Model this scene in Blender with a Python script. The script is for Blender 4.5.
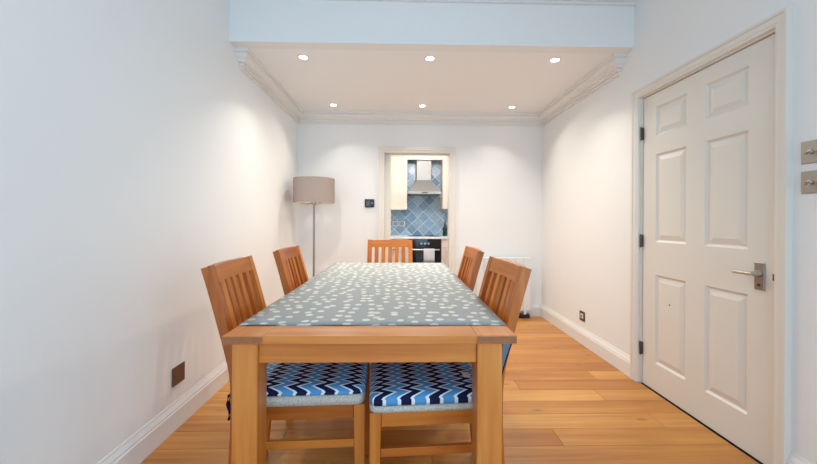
import bpy, bmesh, math, random
from mathutils import Vector, Matrix
random.seed(7)
for o in list(bpy.data.objects): bpy.data.objects.remove(o)
S = bpy.context.scene
COL = S.collection

# ------------------------------------------------------------------ camera
cam_d = bpy.data.cameras.new('camera'); cam = bpy.data.objects.new('camera', cam_d); COL.objects.link(cam)
cam_d.sensor_width = 36.0; cam_d.lens = 345.0 / 817 * 36.0
cam_d.shift_y = -(232.0 - 220.7) / 817
cam_d.clip_start = 0.02
cam.matrix_world = (Matrix.Translation((0, 0, 1.122)) @ Matrix.Rotation(-0.0212, 4, 'Z')
                    @ Matrix.Rotation(math.pi / 2, 4, 'X') @ Matrix.Rotation(0.005, 4, 'Z'))
S.camera = cam

# ------------------------------------------------------------------ world, light, exposure
S.view_settings.view_transform = 'Standard'; S.view_settings.look = 'None'
S.view_settings.gamma = 1.0; S.view_settings.use_curve_mapping = False
S.view_settings.exposure = 0.10
W = bpy.data.worlds.new('world'); S.world = W; W.use_nodes = True
W.node_tree.nodes['Background'].inputs[0].default_value = (0.70, 0.83, 1.0, 1)
W.node_tree.nodes['Background'].inputs[1].default_value = 1.0
WIN_POWER = 54.0       # daylight through two unseen windows added behind the camera
SIDE_POWER = 54.0
SPOT_POWER = 6.3      # each ceiling downlight
KITCHEN_POWER = 38.0

# ------------------------------------------------------------------ dimensions
XL, XR = -1.2145, 1.6747
YB = 4.0676            # back wall
YR = 2.45              # bulkhead where the ceiling drops
ZC = 2.377             # low ceiling
ZF = 2.80              # high ceiling near camera
YN = -2.6              # wall behind the camera
D0, D1, DH = 1.509, 2.373, 1.981   # panel door opening on the right wall
TILE_Y = 6.30
KF = -0.045            # kitchen floor

# ------------------------------------------------------------------ helpers: materials
def new_mat(name):
    m = bpy.data.materials.new(name); m.use_nodes = True
    nt = m.node_tree; b = nt.nodes['Principled BSDF']
    return m, nt, b
def nd(nt, t, **k):
    n = nt.nodes.new(t)
    for a, v in k.items(): setattr(n, a, v)
    return n
def srgb(r, g, b):
    f = lambda c: (c / 255 / 12.92) if c / 255 <= 0.04045 else ((c / 255 + 0.055) / 1.055) ** 2.4
    return (f(r), f(g), f(b), 1)
def paint(name, col, rough=0.6, bump=0.02, scale=60, var=0.03):
    m, nt, b = new_mat(name)
    tc = nd(nt, 'ShaderNodeTexCoord'); n1 = nd(nt, 'ShaderNodeTexNoise'); n1.inputs['Scale'].default_value = 1.6
    n1.inputs['Detail'].default_value = 4
    nt.links.new(tc.outputs['Object'], n1.inputs['Vector'])
    mx = nd(nt, 'ShaderNodeMix', data_type='RGBA')
    c2 = tuple(max(0, c * (1 - var)) for c in col[:3]) + (1,)
    mx.inputs[6].default_value = col; mx.inputs[7].default_value = c2
    nt.links.new(n1.outputs['Fac'], mx.inputs[0]); nt.links.new(mx.outputs[2], b.inputs['Base Color'])
    b.inputs['Roughness'].default_value = rough
    if bump:
        n2 = nd(nt, 'ShaderNodeTexNoise'); n2.inputs['Scale'].default_value = scale
        nt.links.new(tc.outputs['Object'], n2.inputs['Vector'])
        bp = nd(nt, 'ShaderNodeBump'); bp.inputs['Strength'].default_value = bump; bp.inputs['Distance'].default_value = 0.01
        nt.links.new(n2.outputs['Fac'], bp.inputs['Height']); nt.links.new(bp.outputs['Normal'], b.inputs['Normal'])
    return m
def plain(name, col, rough=0.5, metal=0.0, spec=0.5, emit=None, estr=0):
    m, nt, b = new_mat(name)
    b.inputs['Base Color'].default_value = col; b.inputs['Roughness'].default_value = rough
    b.inputs['Metallic'].default_value = metal; b.inputs['Specular IOR Level'].default_value = spec
    if emit: b.inputs['Emission Color'].default_value = emit; b.inputs['Emission Strength'].default_value = estr
    return m
def wood(name, axis, dark, mid, light, rough=0.38, vary=0.25, fine=38.0):
    """grain runs along the object axis 0/1/2"""
    m, nt, b = new_mat(name)
    tc = nd(nt, 'ShaderNodeTexCoord'); oi = nd(nt, 'ShaderNodeObjectInfo')
    mul = nd(nt, 'ShaderNodeMath', operation='MULTIPLY'); mul.inputs[1].default_value = 37.0
    nt.links.new(oi.outputs['Random'], mul.inputs[0])
    add = nd(nt, 'ShaderNodeVectorMath', operation='ADD')
    nt.links.new(tc.outputs['Object'], add.inputs[0]); nt.links.new(mul.outputs[0], add.inputs[1])
    mp = nd(nt, 'ShaderNodeMapping'); sc = [fine] * 3; sc[axis] = fine * 0.045; mp.inputs['Scale'].default_value = sc
    nt.links.new(add.outputs[0], mp.inputs['Vector'])
    n1 = nd(nt, 'ShaderNodeTexNoise'); n1.inputs['Scale'].default_value = 1.0; n1.inputs['Detail'].default_value = 6; n1.inputs['Distortion'].default_value = 0.6
    nt.links.new(mp.outputs[0], n1.inputs['Vector'])
    mp2 = nd(nt, 'ShaderNodeMapping'); s2 = [7.0] * 3; s2[axis] = 0.9; mp2.inputs['Scale'].default_value = s2
    nt.links.new(add.outputs[0], mp2.inputs['Vector'])
    n2 = nd(nt, 'ShaderNodeTexNoise'); n2.inputs['Scale'].default_value = 1.0; n2.inputs['Detail'].default_value = 3
    nt.links.new(mp2.outputs[0], n2.inputs['Vector'])
    mixf = nd(nt, 'ShaderNodeMath', operation='MULTIPLY_ADD'); mixf.inputs[1].default_value = 0.55
    half = nd(nt, 'ShaderNodeMath', operation='MULTIPLY'); half.inputs[1].default_value = 0.45
    nt.links.new(n2.outputs['Fac'], half.inputs[0]); nt.links.new(n1.outputs['Fac'], mixf.inputs[0]); nt.links.new(half.outputs[0], mixf.inputs[2])
    rv = nd(nt, 'ShaderNodeMath', operation='MULTIPLY_ADD'); rv.inputs[1].default_value = vary; rv.inputs[2].default_value = -vary / 2
    nt.links.new(oi.outputs['Random'], rv.inputs[0])
    sm = nd(nt, 'ShaderNodeMath', operation='ADD'); nt.links.new(mixf.outputs[0], sm.inputs[0]); nt.links.new(rv.outputs[0], sm.inputs[1])
    rp = nd(nt, 'ShaderNodeValToRGB'); e = rp.color_ramp.elements
    e[0].position = 0.25; e[0].color = dark; e[1].position = 0.75; e[1].color = light
    k = e.new(0.5); k.color = mid
    nt.links.new(sm.outputs[0], rp.inputs[0])
    # small knots
    mp3 = nd(nt, 'ShaderNodeMapping'); s3 = [9.0] * 3; s3[axis] = 3.2; mp3.inputs['Scale'].default_value = s3
    nt.links.new(add.outputs[0], mp3.inputs['Vector'])
    vo = nd(nt, 'ShaderNodeTexVoronoi'); vo.inputs['Scale'].default_value = 1.0
    nt.links.new(mp3.outputs[0], vo.inputs['Vector'])
    kr = nd(nt, 'ShaderNodeMapRange'); kr.inputs['From Min'].default_value = 0.05; kr.inputs['From Max'].default_value = 0.14
    kr.inputs['To Min'].default_value = 0.55; kr.inputs['To Max'].default_value = 0.0
    nt.links.new(vo.outputs['Distance'], kr.inputs['Value'])
    mk = nd(nt, 'ShaderNodeMix', data_type='RGBA'); nt.links.new(kr.outputs[0], mk.inputs[0]); nt.links.new(rp.outputs[0], mk.inputs[6])
    mk.inputs[7].default_value = tuple(c * 0.45 for c in dark[:3]) + (1,)
    nt.links.new(mk.outputs[2], b.inputs['Base Color'])
    b.inputs['Roughness'].default_value = rough
    bp = nd(nt, 'ShaderNodeBump'); bp.inputs['Strength'].default_value = 0.06; bp.inputs['Distance'].default_value = 0.004
    nt.links.new(n1.outputs['Fac'], bp.inputs['Height']); nt.links.new(bp.outputs['Normal'], b.inputs['Normal'])
    return m
def fabric(name, col, col2, scale=260, rough=0.9):
    m, nt, b = new_mat(name)
    tc = nd(nt, 'ShaderNodeTexCoord'); n = nd(nt, 'ShaderNodeTexNoise'); n.inputs['Scale'].default_value = scale; n.inputs['Detail'].default_value = 2
    nt.links.new(tc.outputs['Object'], n.inputs['Vector'])
    rp = nd(nt, 'ShaderNodeValToRGB'); rp.color_ramp.elements[0].position = 0.35; rp.color_ramp.elements[1].position = 0.65
    rp.color_ramp.elements[0].color = col2; rp.color_ramp.elements[1].color = col
    nt.links.new(n.outputs['Fac'], rp.inputs[0]); nt.links.new(rp.outputs[0], b.inputs['Base Color'])
    b.inputs['Roughness'].default_value = rough; b.inputs['Specular IOR Level'].default_value = 0.15
    bp = nd(nt, 'ShaderNodeBump'); bp.inputs['Strength'].default_value = 0.25; bp.inputs['Distance'].default_value = 0.002
    nt.links.new(n.outputs['Fac'], bp.inputs['Height']); nt.links.new(bp.outputs['Normal'], b.inputs['Normal'])
    return m

M = {}
M['wall'] = paint('white wall paint', (0.90, 0.90, 0.895, 1), 0.65, 0.03, 90, 0.025)
M['ceil'] = paint('white ceiling paint', (0.95, 0.95, 0.95, 1), 0.75, 0.02, 80, 0.015)
M['trim'] = paint('white gloss trim', (0.86, 0.85, 0.83, 1), 0.35, 0.0, 60, 0.03)
M['cornice'] = paint('cornice plaster', (0.86, 0.84, 0.81, 1), 0.6, 0.0, 60, 0.03)
M['door'] = paint('cream door paint', (0.80, 0.765, 0.70, 1), 0.38, 0.015, 40, 0.03)
M['doorframe'] = paint('cream frame paint', (0.82, 0.78, 0.71, 1), 0.4, 0.0, 40, 0.03)
T_D, T_M, T_L = srgb(172, 92, 34), srgb(206, 122, 52), srgb(228, 152, 78)
C_D, C_M, C_L = srgb(154, 76, 20), srgb(190, 104, 34), srgb(214, 132, 54)
for i, a in enumerate('xyz'):
    M['table_' + a] = wood('oak table wood ' + a, i, T_D, T_M, T_L, 0.36)
    M['chair_' + a] = wood('oak chair wood ' + a, i, C_D, C_M, C_L, 0.36)
M['endgrain'] = wood('oak end grain', 1, srgb(122, 72, 42), srgb(150, 94, 58), srgb(172, 112, 70), 0.5, 0.1, 60)
M['plank'] = wood('oak floor plank', 0, srgb(164, 99, 40), srgb(196, 133, 62), srgb(216, 160, 88), 0.32, 0.30, 30)
M['subfloor'] = plain('dark subfloor', srgb(80, 50, 28), 0.8)
M['chrome'] = plain('satin chrome', (0.55, 0.54, 0.52, 1), 0.28, 1.0)
M['nickel'] = plain('brushed nickel plate', (0.34, 0.32, 0.29, 1), 0.34, 1.0)
M['bronze'] = plain('bronze plate', srgb(112, 90, 74), 0.4, 0.6)
M['black'] = plain('black plastic', srgb(22, 24, 28), 0.3)
M['blackglass'] = plain('black oven glass', srgb(16, 16, 18), 0.08)
M['grey_metal'] = plain('dark steel', srgb(90, 88, 84), 0.4, 0.8)
M['white_plastic'] = plain('white plastic', (0.82, 0.82, 0.82, 1), 0.4)
M['radiator'] = plain('white radiator enamel', (0.80, 0.81, 0.82, 1), 0.35)
M['shade'] = fabric('taupe lampshade fabric', srgb(182, 166, 158), srgb(166, 150, 143), 300)
M['shade_in'] = plain('cream lampshade lining', srgb(236, 222, 196), 0.7)
M['bulb'] = plain('frosted bulb', srgb(250, 240, 215), 0.4)
M['grey_fabric'] = fabric('grey seat fabric', srgb(218, 211, 199), srgb(182, 176, 166), 220)
M['navy'] = fabric('navy ribbon', srgb(22, 26, 48), srgb(12, 14, 30), 400)
M['blue_fabric'] = fabric('grey blue strap fabric', srgb(128, 142, 154), srgb(102, 116, 130), 300)
M['lamp_glow'] = plain('downlight lamp', (1, 1, 1, 1), 0.5, emit=(1.0, 0.86, 0.66, 1), estr=14)
M['kitchen_wood'] = paint('pale cabinet paint', srgb(240, 224, 208), 0.4, 0.0, 40, 0.05)
M['kitchen_wall'] = paint('kitchen wall paint', (0.8, 0.78, 0.75, 1), 0.6, 0.0)
M['worktop'] = paint('white stone worktop', (0.93, 0.93, 0.93, 1), 0.25, 0.0)
M['steel'] = plain('brushed hood steel', (0.33, 0.325, 0.315, 1), 0.5, 0.4)
M['towel'] = fabric('white towel', srgb(238, 236, 240), srgb(216, 214, 222), 200)
M['bottle'] = plain('dark green glass', srgb(18, 44, 26), 0.12)
M['bottle_cap'] = plain('bright green cap', srgb(60, 110, 50), 0.4)
M['grout'] = plain('pale grout', srgb(222, 228, 230), 0.8)
M['kfloor'] = paint('kitchen floor', srgb(190, 170, 150), 0.5, 0.0)

def mk_tile():
    m, nt, b = new_mat('blue glazed tile')
    oi = nd(nt, 'ShaderNodeObjectInfo'); tc = nd(nt, 'ShaderNodeTexCoord')
    n = nd(nt, 'ShaderNodeTexNoise'); n.inputs['Scale'].default_value = 22; n.inputs['Detail'].default_value = 4
    ad = nd(nt, 'ShaderNodeVectorMath', operation='ADD'); nt.links.new(tc.outputs['Object'], ad.inputs[0])
    ml = nd(nt, 'ShaderNodeMath', operation='MULTIPLY'); ml.inputs[1].default_value = 50; nt.links.new(oi.outputs['Random'], ml.inputs[0])
    nt.links.new(ml.outputs[0], ad.inputs[1]); nt.links.new(ad.outputs[0], n.inputs['Vector'])
    r1 = nd(nt, 'ShaderNodeValToRGB'); e = r1.color_ramp.elements
    e[0].color = srgb(92, 128, 158); e[1].color = srgb(184, 204, 218)
    for p, c in ((0.3, srgb(134, 166, 190)), (0.55, srgb(156, 172, 184)), (0.8, srgb(142, 180, 208))):
        k = e.new(p); k.color = c
    nt.links.new(oi.outputs['Random'], r1.inputs[0])
    mx = nd(nt, 'ShaderNodeMix', data_type='RGBA', blend_type='OVERLAY'); mx.inputs[0].default_value = 0.4
    nt.links.new(r1.outputs[0], mx.inputs[6]); nt.links.new(n.outputs['Fac'], mx.inputs[7])
    nt.links.new(mx.outputs[2], b.inputs['Base Color']); b.inputs['Roughness'].default_value = 0.25
    return m
M['tile'] = mk_tile()

def mk_cloth():
    m, nt, b = new_mat('grey dotted table cloth')
    tc = nd(nt, 'ShaderNodeTexCoord')
    wob = nd(nt, 'ShaderNodeTexNoise'); wob.inputs['Scale'].default_value = 40
    nt.links.new(tc.outputs['Object'], wob.inputs['Vector'])
    sub = nd(nt, 'ShaderNodeVectorMath', operation='SUBTRACT'); sub.inputs[1].default_value = (0.5, 0.5, 0.5)
    nt.links.new(wob.outputs['Color'], sub.inputs[0])
    scl = nd(nt, 'ShaderNodeVectorMath', operation='SCALE'); scl.inputs['Scale'].default_value = 0.010
    nt.links.new(sub.outputs[0], scl.inputs[0])
    ad = nd(nt, 'ShaderNodeVectorMath', operation='ADD'); nt.links.new(tc.outputs['Object'], ad.inputs[0]); nt.links.new(scl.outputs[0], ad.inputs[1])
    v = nd(nt, 'ShaderNodeTexVoronoi', voronoi_dimensions='2D'); v.inputs['Scale'].default_value = 17.5; v.inputs['Randomness'].default_value = 0.72
    nt.links.new(ad.outputs[0], v.inputs['Vector'])
    mr = nd(nt, 'ShaderNodeMapRange'); mr.inputs['From Min'].default_value = 0.22; mr.inputs['From Max'].default_value = 0.26
    mr.inputs['To Min'].default_value = 1; mr.inputs['To Max'].default_value = 0
    nt.links.new(v.outputs['Distance'], mr.inputs['Value'])
    dot = nd(nt, 'ShaderNodeMix', data_type='RGBA'); dot.inputs[6].default_value = srgb(204, 208, 204); dot.inputs[7].default_value = srgb(222, 222, 212)
    nt.links.new(v.outputs['Color'], dot.inputs[0])
    mx = nd(nt, 'ShaderNodeMix', data_type='RGBA'); mx.inputs[6].default_value = srgb(150, 156, 158)
    nt.links.new(mr.outputs[0], mx.inputs[0]); nt.links.new(dot.outputs[2], mx.inputs[7])
    nt.links.new(mx.outputs[2], b.inputs['Base Color'])
    b.inputs['Roughness'].default_value = 0.5; b.inputs['Specular IOR Level'].default_value = 0.35
    wv = nd(nt, 'ShaderNodeTexNoise'); wv.inputs['Scale'].default_value = 500
    nt.links.new(tc.outputs['Object'], wv.inputs['Vector'])
    bp = nd(nt, 'ShaderNodeBump'); bp.inputs['Strength'].default_value = 0.1; bp.inputs['Distance'].default_value = 0.001
    nt.links.new(wv.outputs['Fac'], bp.inputs['Height']); nt.links.new(bp.outputs['Normal'], b.inputs['Normal'])
    return m
M['cloth'] = mk_cloth()

def mk_chevron():
    m, nt, b = new_mat('navy blue white chevron fabric')
    tc = nd(nt, 'ShaderNodeTexCoord'); sp = nd(nt, 'ShaderNodeSeparateXYZ'); nt.links.new(tc.outputs['Object'], sp.inputs[0])
    pp = nd(nt, 'ShaderNodeMath', operation='PINGPONG'); pp.inputs[1].default_value = 0.0195
    nt.links.new(sp.outputs['Y'], pp.inputs[0])
    ma = nd(nt, 'ShaderNodeMath', operation='MULTIPLY_ADD'); ma.inputs[1].default_value = 2.4
    nt.links.new(pp.outputs[0], ma.inputs[0]); nt.links.new(sp.outputs['X'], ma.inputs[2])
    dv = nd(nt, 'ShaderNodeMath', operation='DIVIDE'); dv.inputs[1].default_value = 0.104; nt.links.new(ma.outputs[0], dv.inputs[0])
    fr = nd(nt, 'ShaderNodeMath', operation='FRACT'); nt.links.new(dv.outputs[0], fr.inputs[0])
    rp = nd(nt, 'ShaderNodeValToRGB'); rp.color_ramp.interpolation = 'CONSTANT'; e = rp.color_ramp.elements
    navy, white, blue = srgb(24, 34, 72), srgb(240, 243, 248), srgb(92, 158, 212)
    e[0].position = 0; e[0].color = navy; e[1].position = 0.36; e[1].color = white
    k = e.new(0.48); k.color = blue; k = e.new(0.88); k.color = white
    nt.links.new(fr.outputs[0], rp.inputs[0]); nt.links.new(rp.outputs[0], b.inputs['Base Color'])
    b.inputs['Roughness'].default_value = 0.85; b.inputs['Specular IOR Level'].default_value = 0.15
    return m
M['chevron'] = mk_chevron()

# ------------------------------------------------------------------ helpers: geometry
def link(name, me, mat=None, parent=None, loc=None, rot=None, smooth=False):
    o = bpy.data.objects.new(name, me); COL.objects.link(o)
    if mat and not me.materials: me.materials.append(mat)
    if parent: o.parent = parent
    if loc: o.location = loc
    if rot: o.rotation_euler = rot
    if smooth:
        for p in me.polygons: p.use_smooth = True
    return o
def tag(o, label=None, cat=None, group=None, kind=None):
    if label: o['label'] = label
    if cat: o['category'] = cat
    if group: o['group'] = group
    if kind: o['kind'] = kind
    return o
def empty(name, loc=(0, 0, 0), rz=0):
    o = bpy.data.objects.new(name, None); COL.objects.link(o); o.location = loc; o.rotation_euler = (0, 0, rz)
    o.empty_display_size = 0.05
    return o
def add_box(bm, x0, x1, y0, y1, z0, z1):
    vs = [bm.verts.new(p) for p in ((x0, y0, z0), (x1, y0, z0), (x1, y1, z0), (x0, y1, z0), (x0, y0, z1), (x1, y0, z1), (x1, y1, z1), (x0, y1, z1))]
    for f in ((3, 2, 1, 0), (4, 5, 6, 7), (0, 1, 5, 4), (1, 2, 6, 5), (2, 3, 7, 6), (3, 0, 4, 7)):
        bm.faces.new([vs[i] for i in f])
    return vs
def bm_mesh(bm, name, bevel=0, seg=1, smooth=False):
    if bevel:
        bmesh.ops.bevel(bm, geom=list(bm.edges), offset=bevel, segments=seg, profile=0.5, affect='EDGES', clamp_overlap=True)
    bmesh.ops.recalc_face_normals(bm, faces=list(bm.faces))
    me = bpy.data.meshes.new(name); bm.to_mesh(me); bm.free()
    if smooth:
        for p in me.polygons: p.use_smooth = True
    return me
def box(name, b, mat, parent=None, bevel=0.0, seg=1):
    bm = bmesh.new(); add_box(bm, *b)
    return link(name, bm_mesh(bm, name, bevel, seg), mat, parent)
def boxes(name, bl, mat, parent=None, bevel=0.0):
    bm = bmesh.new()
    for b in bl: add_box(bm, *b)
    return link(name, bm_mesh(bm, name, bevel), mat, parent)
def extrude_profile(bm, prof, frames):
    """prof: closed list of 2D points; frames: list of functions mapping 2D point -> 3D"""
    rings = [[bm.verts.new(fr(p)) for p in prof] for fr in frames]
    n = len(prof)
    for a, b in zip(rings, rings[1:]):
        for i in range(n): bm.faces.new((a[i], a[(i + 1) % n], b[(i + 1) % n], b[i]))
    bm.faces.new(rings[0]); bm.faces.new(list(reversed(rings[-1])))
def sweep_rect(bm, path, thick, y0, y1):
    """path of (x,z) centre line in the xz plane, rectangular section, width from y0 to y1"""
    rings = []
    for i, (x, z) in enumerate(path):
        a = path[max(i - 1, 0)]; c = path[min(i + 1, len(path) - 1)]
        dx, dz = c[0] - a[0], c[1] - a[1]; L = math.hypot(dx, dz); nx, nz = dz / L, -dx / L
        h = thick / 2
        rings.append([bm.verts.new((x + s * h * nx, yy, z + s * h * nz)) for s, yy in ((-1, y0), (1, y0), (1, y1), (-1, y1))])
    for a, b in zip(rings, rings[1:]):
        for i in range(4): bm.faces.new((a[i], a[(i + 1) % 4], b[(i + 1) % 4], b[i]))
    bm.faces.new(rings[0]); bm.faces.new(list(reversed(rings[-1])))
def lathe(name, prof, mat, parent=None, seg=32, loc=None, rot=None, smooth=True):
    bm = bmesh.new(); rings = []
    for r, z in prof:
        rings.append([bm.verts.new((r * math.cos(2 * math.pi * i / seg), r * math.sin(2 * math.pi * i / seg), z)) for i in range(seg)])
    for a, b in zip(rings, rings[1:]):
        for i in range(seg): bm.faces.new((a[i], a[(i + 1) % seg], b[(i + 1) % seg], b[i]))
    if prof[0][0] > 1e-5 and prof[0] != prof[-1]: bm.faces.new(list(reversed(rings[0])))
    if prof[-1][0] > 1e-5 and prof[0] != prof[-1]: bm.faces.new(rings[-1])
    bmesh.ops.remove_doubles(bm, verts=list(bm.verts), dist=1e-6)
    me = bm_mesh(bm, name)
    o = link(name, me, mat, parent, loc, rot)
    if smooth:
        me.polygons.foreach_set('use_smooth', [True] * len(me.polygons))
        try: me.set_sharp_from_angle(angle=math.radians(35))
        except Exception: pass
    return o
def tube(name, pts, r, mat, parent=None, seg=10):
    bm = bmesh.new(); rings = []
    pts = [Vector(p) for p in pts]
    for i, p in enumerate(pts):
        t = (pts[min(i + 1, len(pts) - 1)] - pts[max(i - 1, 0)]).normalized()
        u = t.cross(Vector((0, 0, 1)))
        if u.length < 1e-3: u = t.cross(Vector((0, 1, 0)))
        u.normalize(); w = t.cross(u)
        rings.append([bm.verts.new(p + r * (math.cos(2 * math.pi * k / seg) * u + math.sin(2 * math.pi * k / seg) * w)) for k in range(seg)])
    for a, b in zip(rings, rings[1:]):
        for k in range(seg): bm.faces.new((a[k], a[(k + 1) % seg], b[(k + 1) % seg], b[k]))
    bm.faces.new(rings[0]); bm.faces.new(list(reversed(rings[-1])))
    me = bm_mesh(bm, name); o = link(name, me, mat, parent)
    me.polygons.foreach_set('use_smooth', [True] * len(me.polygons))
    try: me.set_sharp_from_angle(angle=math.radians(40))
    except Exception: pass
    return o
def copy_tree(o, parent=None):
    c = o.copy(); COL.objects.link(c)
    if parent: c.parent = parent
    for ch in list(o.children): copy_tree(ch, c)
    return c

# ================================================================== STRUCTURE
# floor: subfloor slab with individual planks laid across the room
fl = box('floor', (XL, XR + 0.2, YN, YB + 0.12, -0.05, -0.014), M['subfloor'])
tag(fl, 'golden oak plank floor running across the dining room', 'floor', kind='structure')
PW = 0.1425
row0 = 1.709 - PW * 31
rng = random.Random(21)
y = row0; r = 0
while y < YB + 0.12:
    ya, yb = max(y, YN), min(y + PW, YB + 0.118)
    k = round((y - 1.709) / PW)
    cuts = {3: [-0.3, 1.29], 0: [-0.6, 0.82], 4: [-0.75, 0.80], 1: [-0.1, 1.45], 2: [-0.9, 0.3], 5: [-0.2, 1.4], 7: [-0.5, 0.92]}.get(k)
    if cuts is None:
        cuts = []; c = XL + rng.uniform(0.2, 1.7)
        while c < XR - 0.15: cuts.append(c); c += rng.uniform(1.1, 2.0)
    xs = [XL + 0.001] + [c for c in cuts if XL + 0.05 < c < XR - 0.05] + [XR - 0.001]
    if yb - ya > 0.01:
        for a, b in zip(xs, xs[1:]):
            L = b - a; hw = (yb - ya) / 2 - 0.0007
            bm = bmesh.new(); add_box(bm, -L / 2 + 0.0005, L / 2 - 0.0005, -hw, hw, -0.014, 0.0)
            bmesh.ops.bevel(bm, geom=[e for e in bm.edges if all(v.co.z > -0.001 for v in e.verts)], offset=0.0018, segments=1, affect='EDGES')
            link('plank', bm_mesh(bm, 'plank'), M['plank'], fl, loc=((a + b) / 2, (ya + yb) / 2, 0))
    y += PW; r += 1

tag(box('wall_left', (XL - 0.12, XL, YN, YB + 0.12, 0, ZF), M['wall']), 'long plain white wall on the left', 'wall', kind='structure')
VY0, VY1, VZ0, VZ1 = -2.2, -0.35, 0.45, 2.2     # opening for the added side window behind the camera
FR = 0.03   # door lining thickness
tag(boxes('wall_right', [(XR, XR + 0.14, YN, VY0, 0, ZF), (XR, XR + 0.14, VY1, D0 - FR, 0, ZF), (XR, XR + 0.14, VY0, VY1, 0, VZ0), (XR, XR + 0.14, VY0, VY1, VZ1, ZF), (XR, XR + 0.14, D1 + FR, YB + 0.12, 0, ZF), (XR, XR + 0.14, D0 - FR, D1 + FR, DH + FR, ZF)], M['wall']),
    'white wall on the right holding the panel door', 'wall', kind='structure')
tag(box('wall_light_block', (XR + 0.14, XR + 0.2, D0 - 0.2, D1 + 0.2, -0.014, DH + 0.2), M['wall']), 'unseen backing added behind the closed panel door to block light', 'wall', kind='structure')  # added backing, blocks sky light leaking round the door leaf
# back wall with kitchen doorway
KX0, KX1, KZ = -0.198, 0.566, 1.915
tag(boxes('wall_back', [(XL, KX0 - 0.02, YB, YB + 0.12, 0, ZF), (KX1 + 0.02, XR, YB, YB + 0.12, 0, ZF), (KX0 - 0.02, KX1 + 0.02, YB, YB + 0.12, KZ + 0.02, ZF)], M['wall']),
    'white back wall with the kitchen doorway', 'wall', kind='structure')
tag(box('ceiling', (XL, XR, YR + 0.1, YB, ZC, ZC + 0.1), M['ceil']), 'lower white ceiling with downlights over the table', 'ceiling', kind='structure')
tag(box('ceiling_front', (XL, XR, YN, YR, ZF, ZF + 0.1), M['ceil']), 'higher white ceiling nearest the camera', 'ceiling', kind='structure')
tag(box('wall_bulkhead', (XL, XR, YR, YR + 0.1, ZC, ZF), M['wall']), 'white bulkhead where the ceiling steps down', 'wall', kind='structure')

# rear wall behind the camera with an unseen window added to light the room
WX0, WX1, WZ0, WZ1 = -0.95, 1.35, 0.12, 2.10
tag(boxes('wall_rear', [(XL, WX0, YN - 0.2, YN, 0, ZF), (WX1, XR, YN - 0.2, YN, 0, ZF), (WX0, WX1, YN - 0.2, YN, 0, WZ0), (WX0, WX1, YN - 0.2, YN, WZ1, ZF)], M['wall']),
    'white wall behind the camera with the added window', 'wall', kind='structure')
gm = bpy.data.materials.new('window glass'); gm.use_nodes = True
nt = gm.node_tree; nt.nodes.clear()
out = nd(nt, 'ShaderNodeOutputMaterial'); tr = nd(nt, 'ShaderNodeBsdfTransparent'); gl = nd(nt, 'ShaderNodeBsdfGlossy'); gl.inputs['Roughness'].default_value = 0.02
mxs = nd(nt, 'ShaderNodeMixShader'); mxs.inputs[0].default_value = 0.05
nt.links.new(tr.outputs[0], mxs.inputs[1]); nt.links.new(gl.outputs[0], mxs.inputs[2]); nt.links.new(mxs.outputs[0], out.inputs[0])
def window(name, loc, rz, ww, wh, power, label):
    win = empty(name, loc, rz); tag(win, label, 'window', kind='structure')
    boxes('window_frame', [(-ww / 2, -ww / 2 + 0.06, -0.04, 0.04, 0, wh), (ww / 2 - 0.06, ww / 2, -0.04, 0.04, 0, wh), (-ww / 2 + 0.06, ww / 2 - 0.06, -0.04, 0.04, 0, 0.06),
                           (-ww / 2 + 0.06, ww / 2 - 0.06, -0.04, 0.04, wh - 0.06, wh), (-0.03, 0.03, -0.03, 0.03, 0.06, wh - 0.06)], M['trim'], win)
    for sx in (-1, 1):
        a, b = sorted((sx * 0.03, sx * (ww / 2 - 0.06)))
        box('pane', (a, b, -0.004, 0.004, 0.06, wh - 0.06), gm, win)
    ld = bpy.data.lights.new('daylight', 'AREA'); ld.shape = 'RECTANGLE'; ld.size = ww; ld.size_y = wh; ld.energy = power; ld.color = (0.46, 0.75, 1.0)  # area lamp outside the added window serves as daylight
    lo = bpy.data.objects.new('daylight', ld); COL.objects.link(lo); lo.parent = win; lo.location = (0, -0.2, wh / 2); lo.rotation_euler = (math.pi / 2, 0, 0)
window('added_window_1', ((WX0 + WX1) / 2, YN - 0.1, WZ0), 0, WX1 - WX0, WZ1 - WZ0, WIN_POWER, 'unseen white framed window added behind the camera for bluish daylight')
window('added_window_2', (XR + 0.07, (VY0 + VY1) / 2, VZ0), math.pi / 2, VY1 - VY0, VZ1 - VZ0, SIDE_POWER, 'unseen white framed window added in the right wall for bluish daylight')  # side window added to light the left wall and spare the bulkhead

# baseboards
BP = [(0, 0), (0.020, 0), (0.020, 0.098), (0.016, 0.104), (0.016, 0.112), (0.012, 0.120), (0.006, 0.132), (0.004, 0.142), (0, 0.142)]
def baseboard(name, side, a, b, label, prof=BP):
    bm = bmesh.new()
    if side == 'L': fr = [lambda p, t=t: (XL + p[0], t, p[1]) for t in (a, b)]
    if side == 'R': fr = [lambda p, t=t: (XR - p[0], t, p[1]) for t in (a, b)]
    if side == 'B': fr = [lambda p, t=t: (t, YB - p[0], p[1]) for t in (a, b)]
    extrude_profile(bm, prof, fr)
    return tag(link(name, bm_mesh(bm, name), M['trim']), label, 'baseboard', kind='structure')
ARW = 0.066
baseboard('baseboard_left', 'L', YN, YB, 'white moulded baseboard along the left wall')
baseboard('baseboard_right', 'R', D1 + ARW, YB, 'white moulded baseboard between panel door and far corner')
baseboard('baseboard_right_near', 'R', YN, D0 - ARW, 'white moulded baseboard on the near side of the panel door')
baseboard('baseboard_back', 'B', XL + 0.021, KX0 - 0.0702, 'white baseboard on back wall left of the kitchen doorway')
baseboard('baseboard_back_right', 'B', KX1 + 0.0702, XR - 0.021, 'white baseboard on back wall right of the kitchen doorway')

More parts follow.
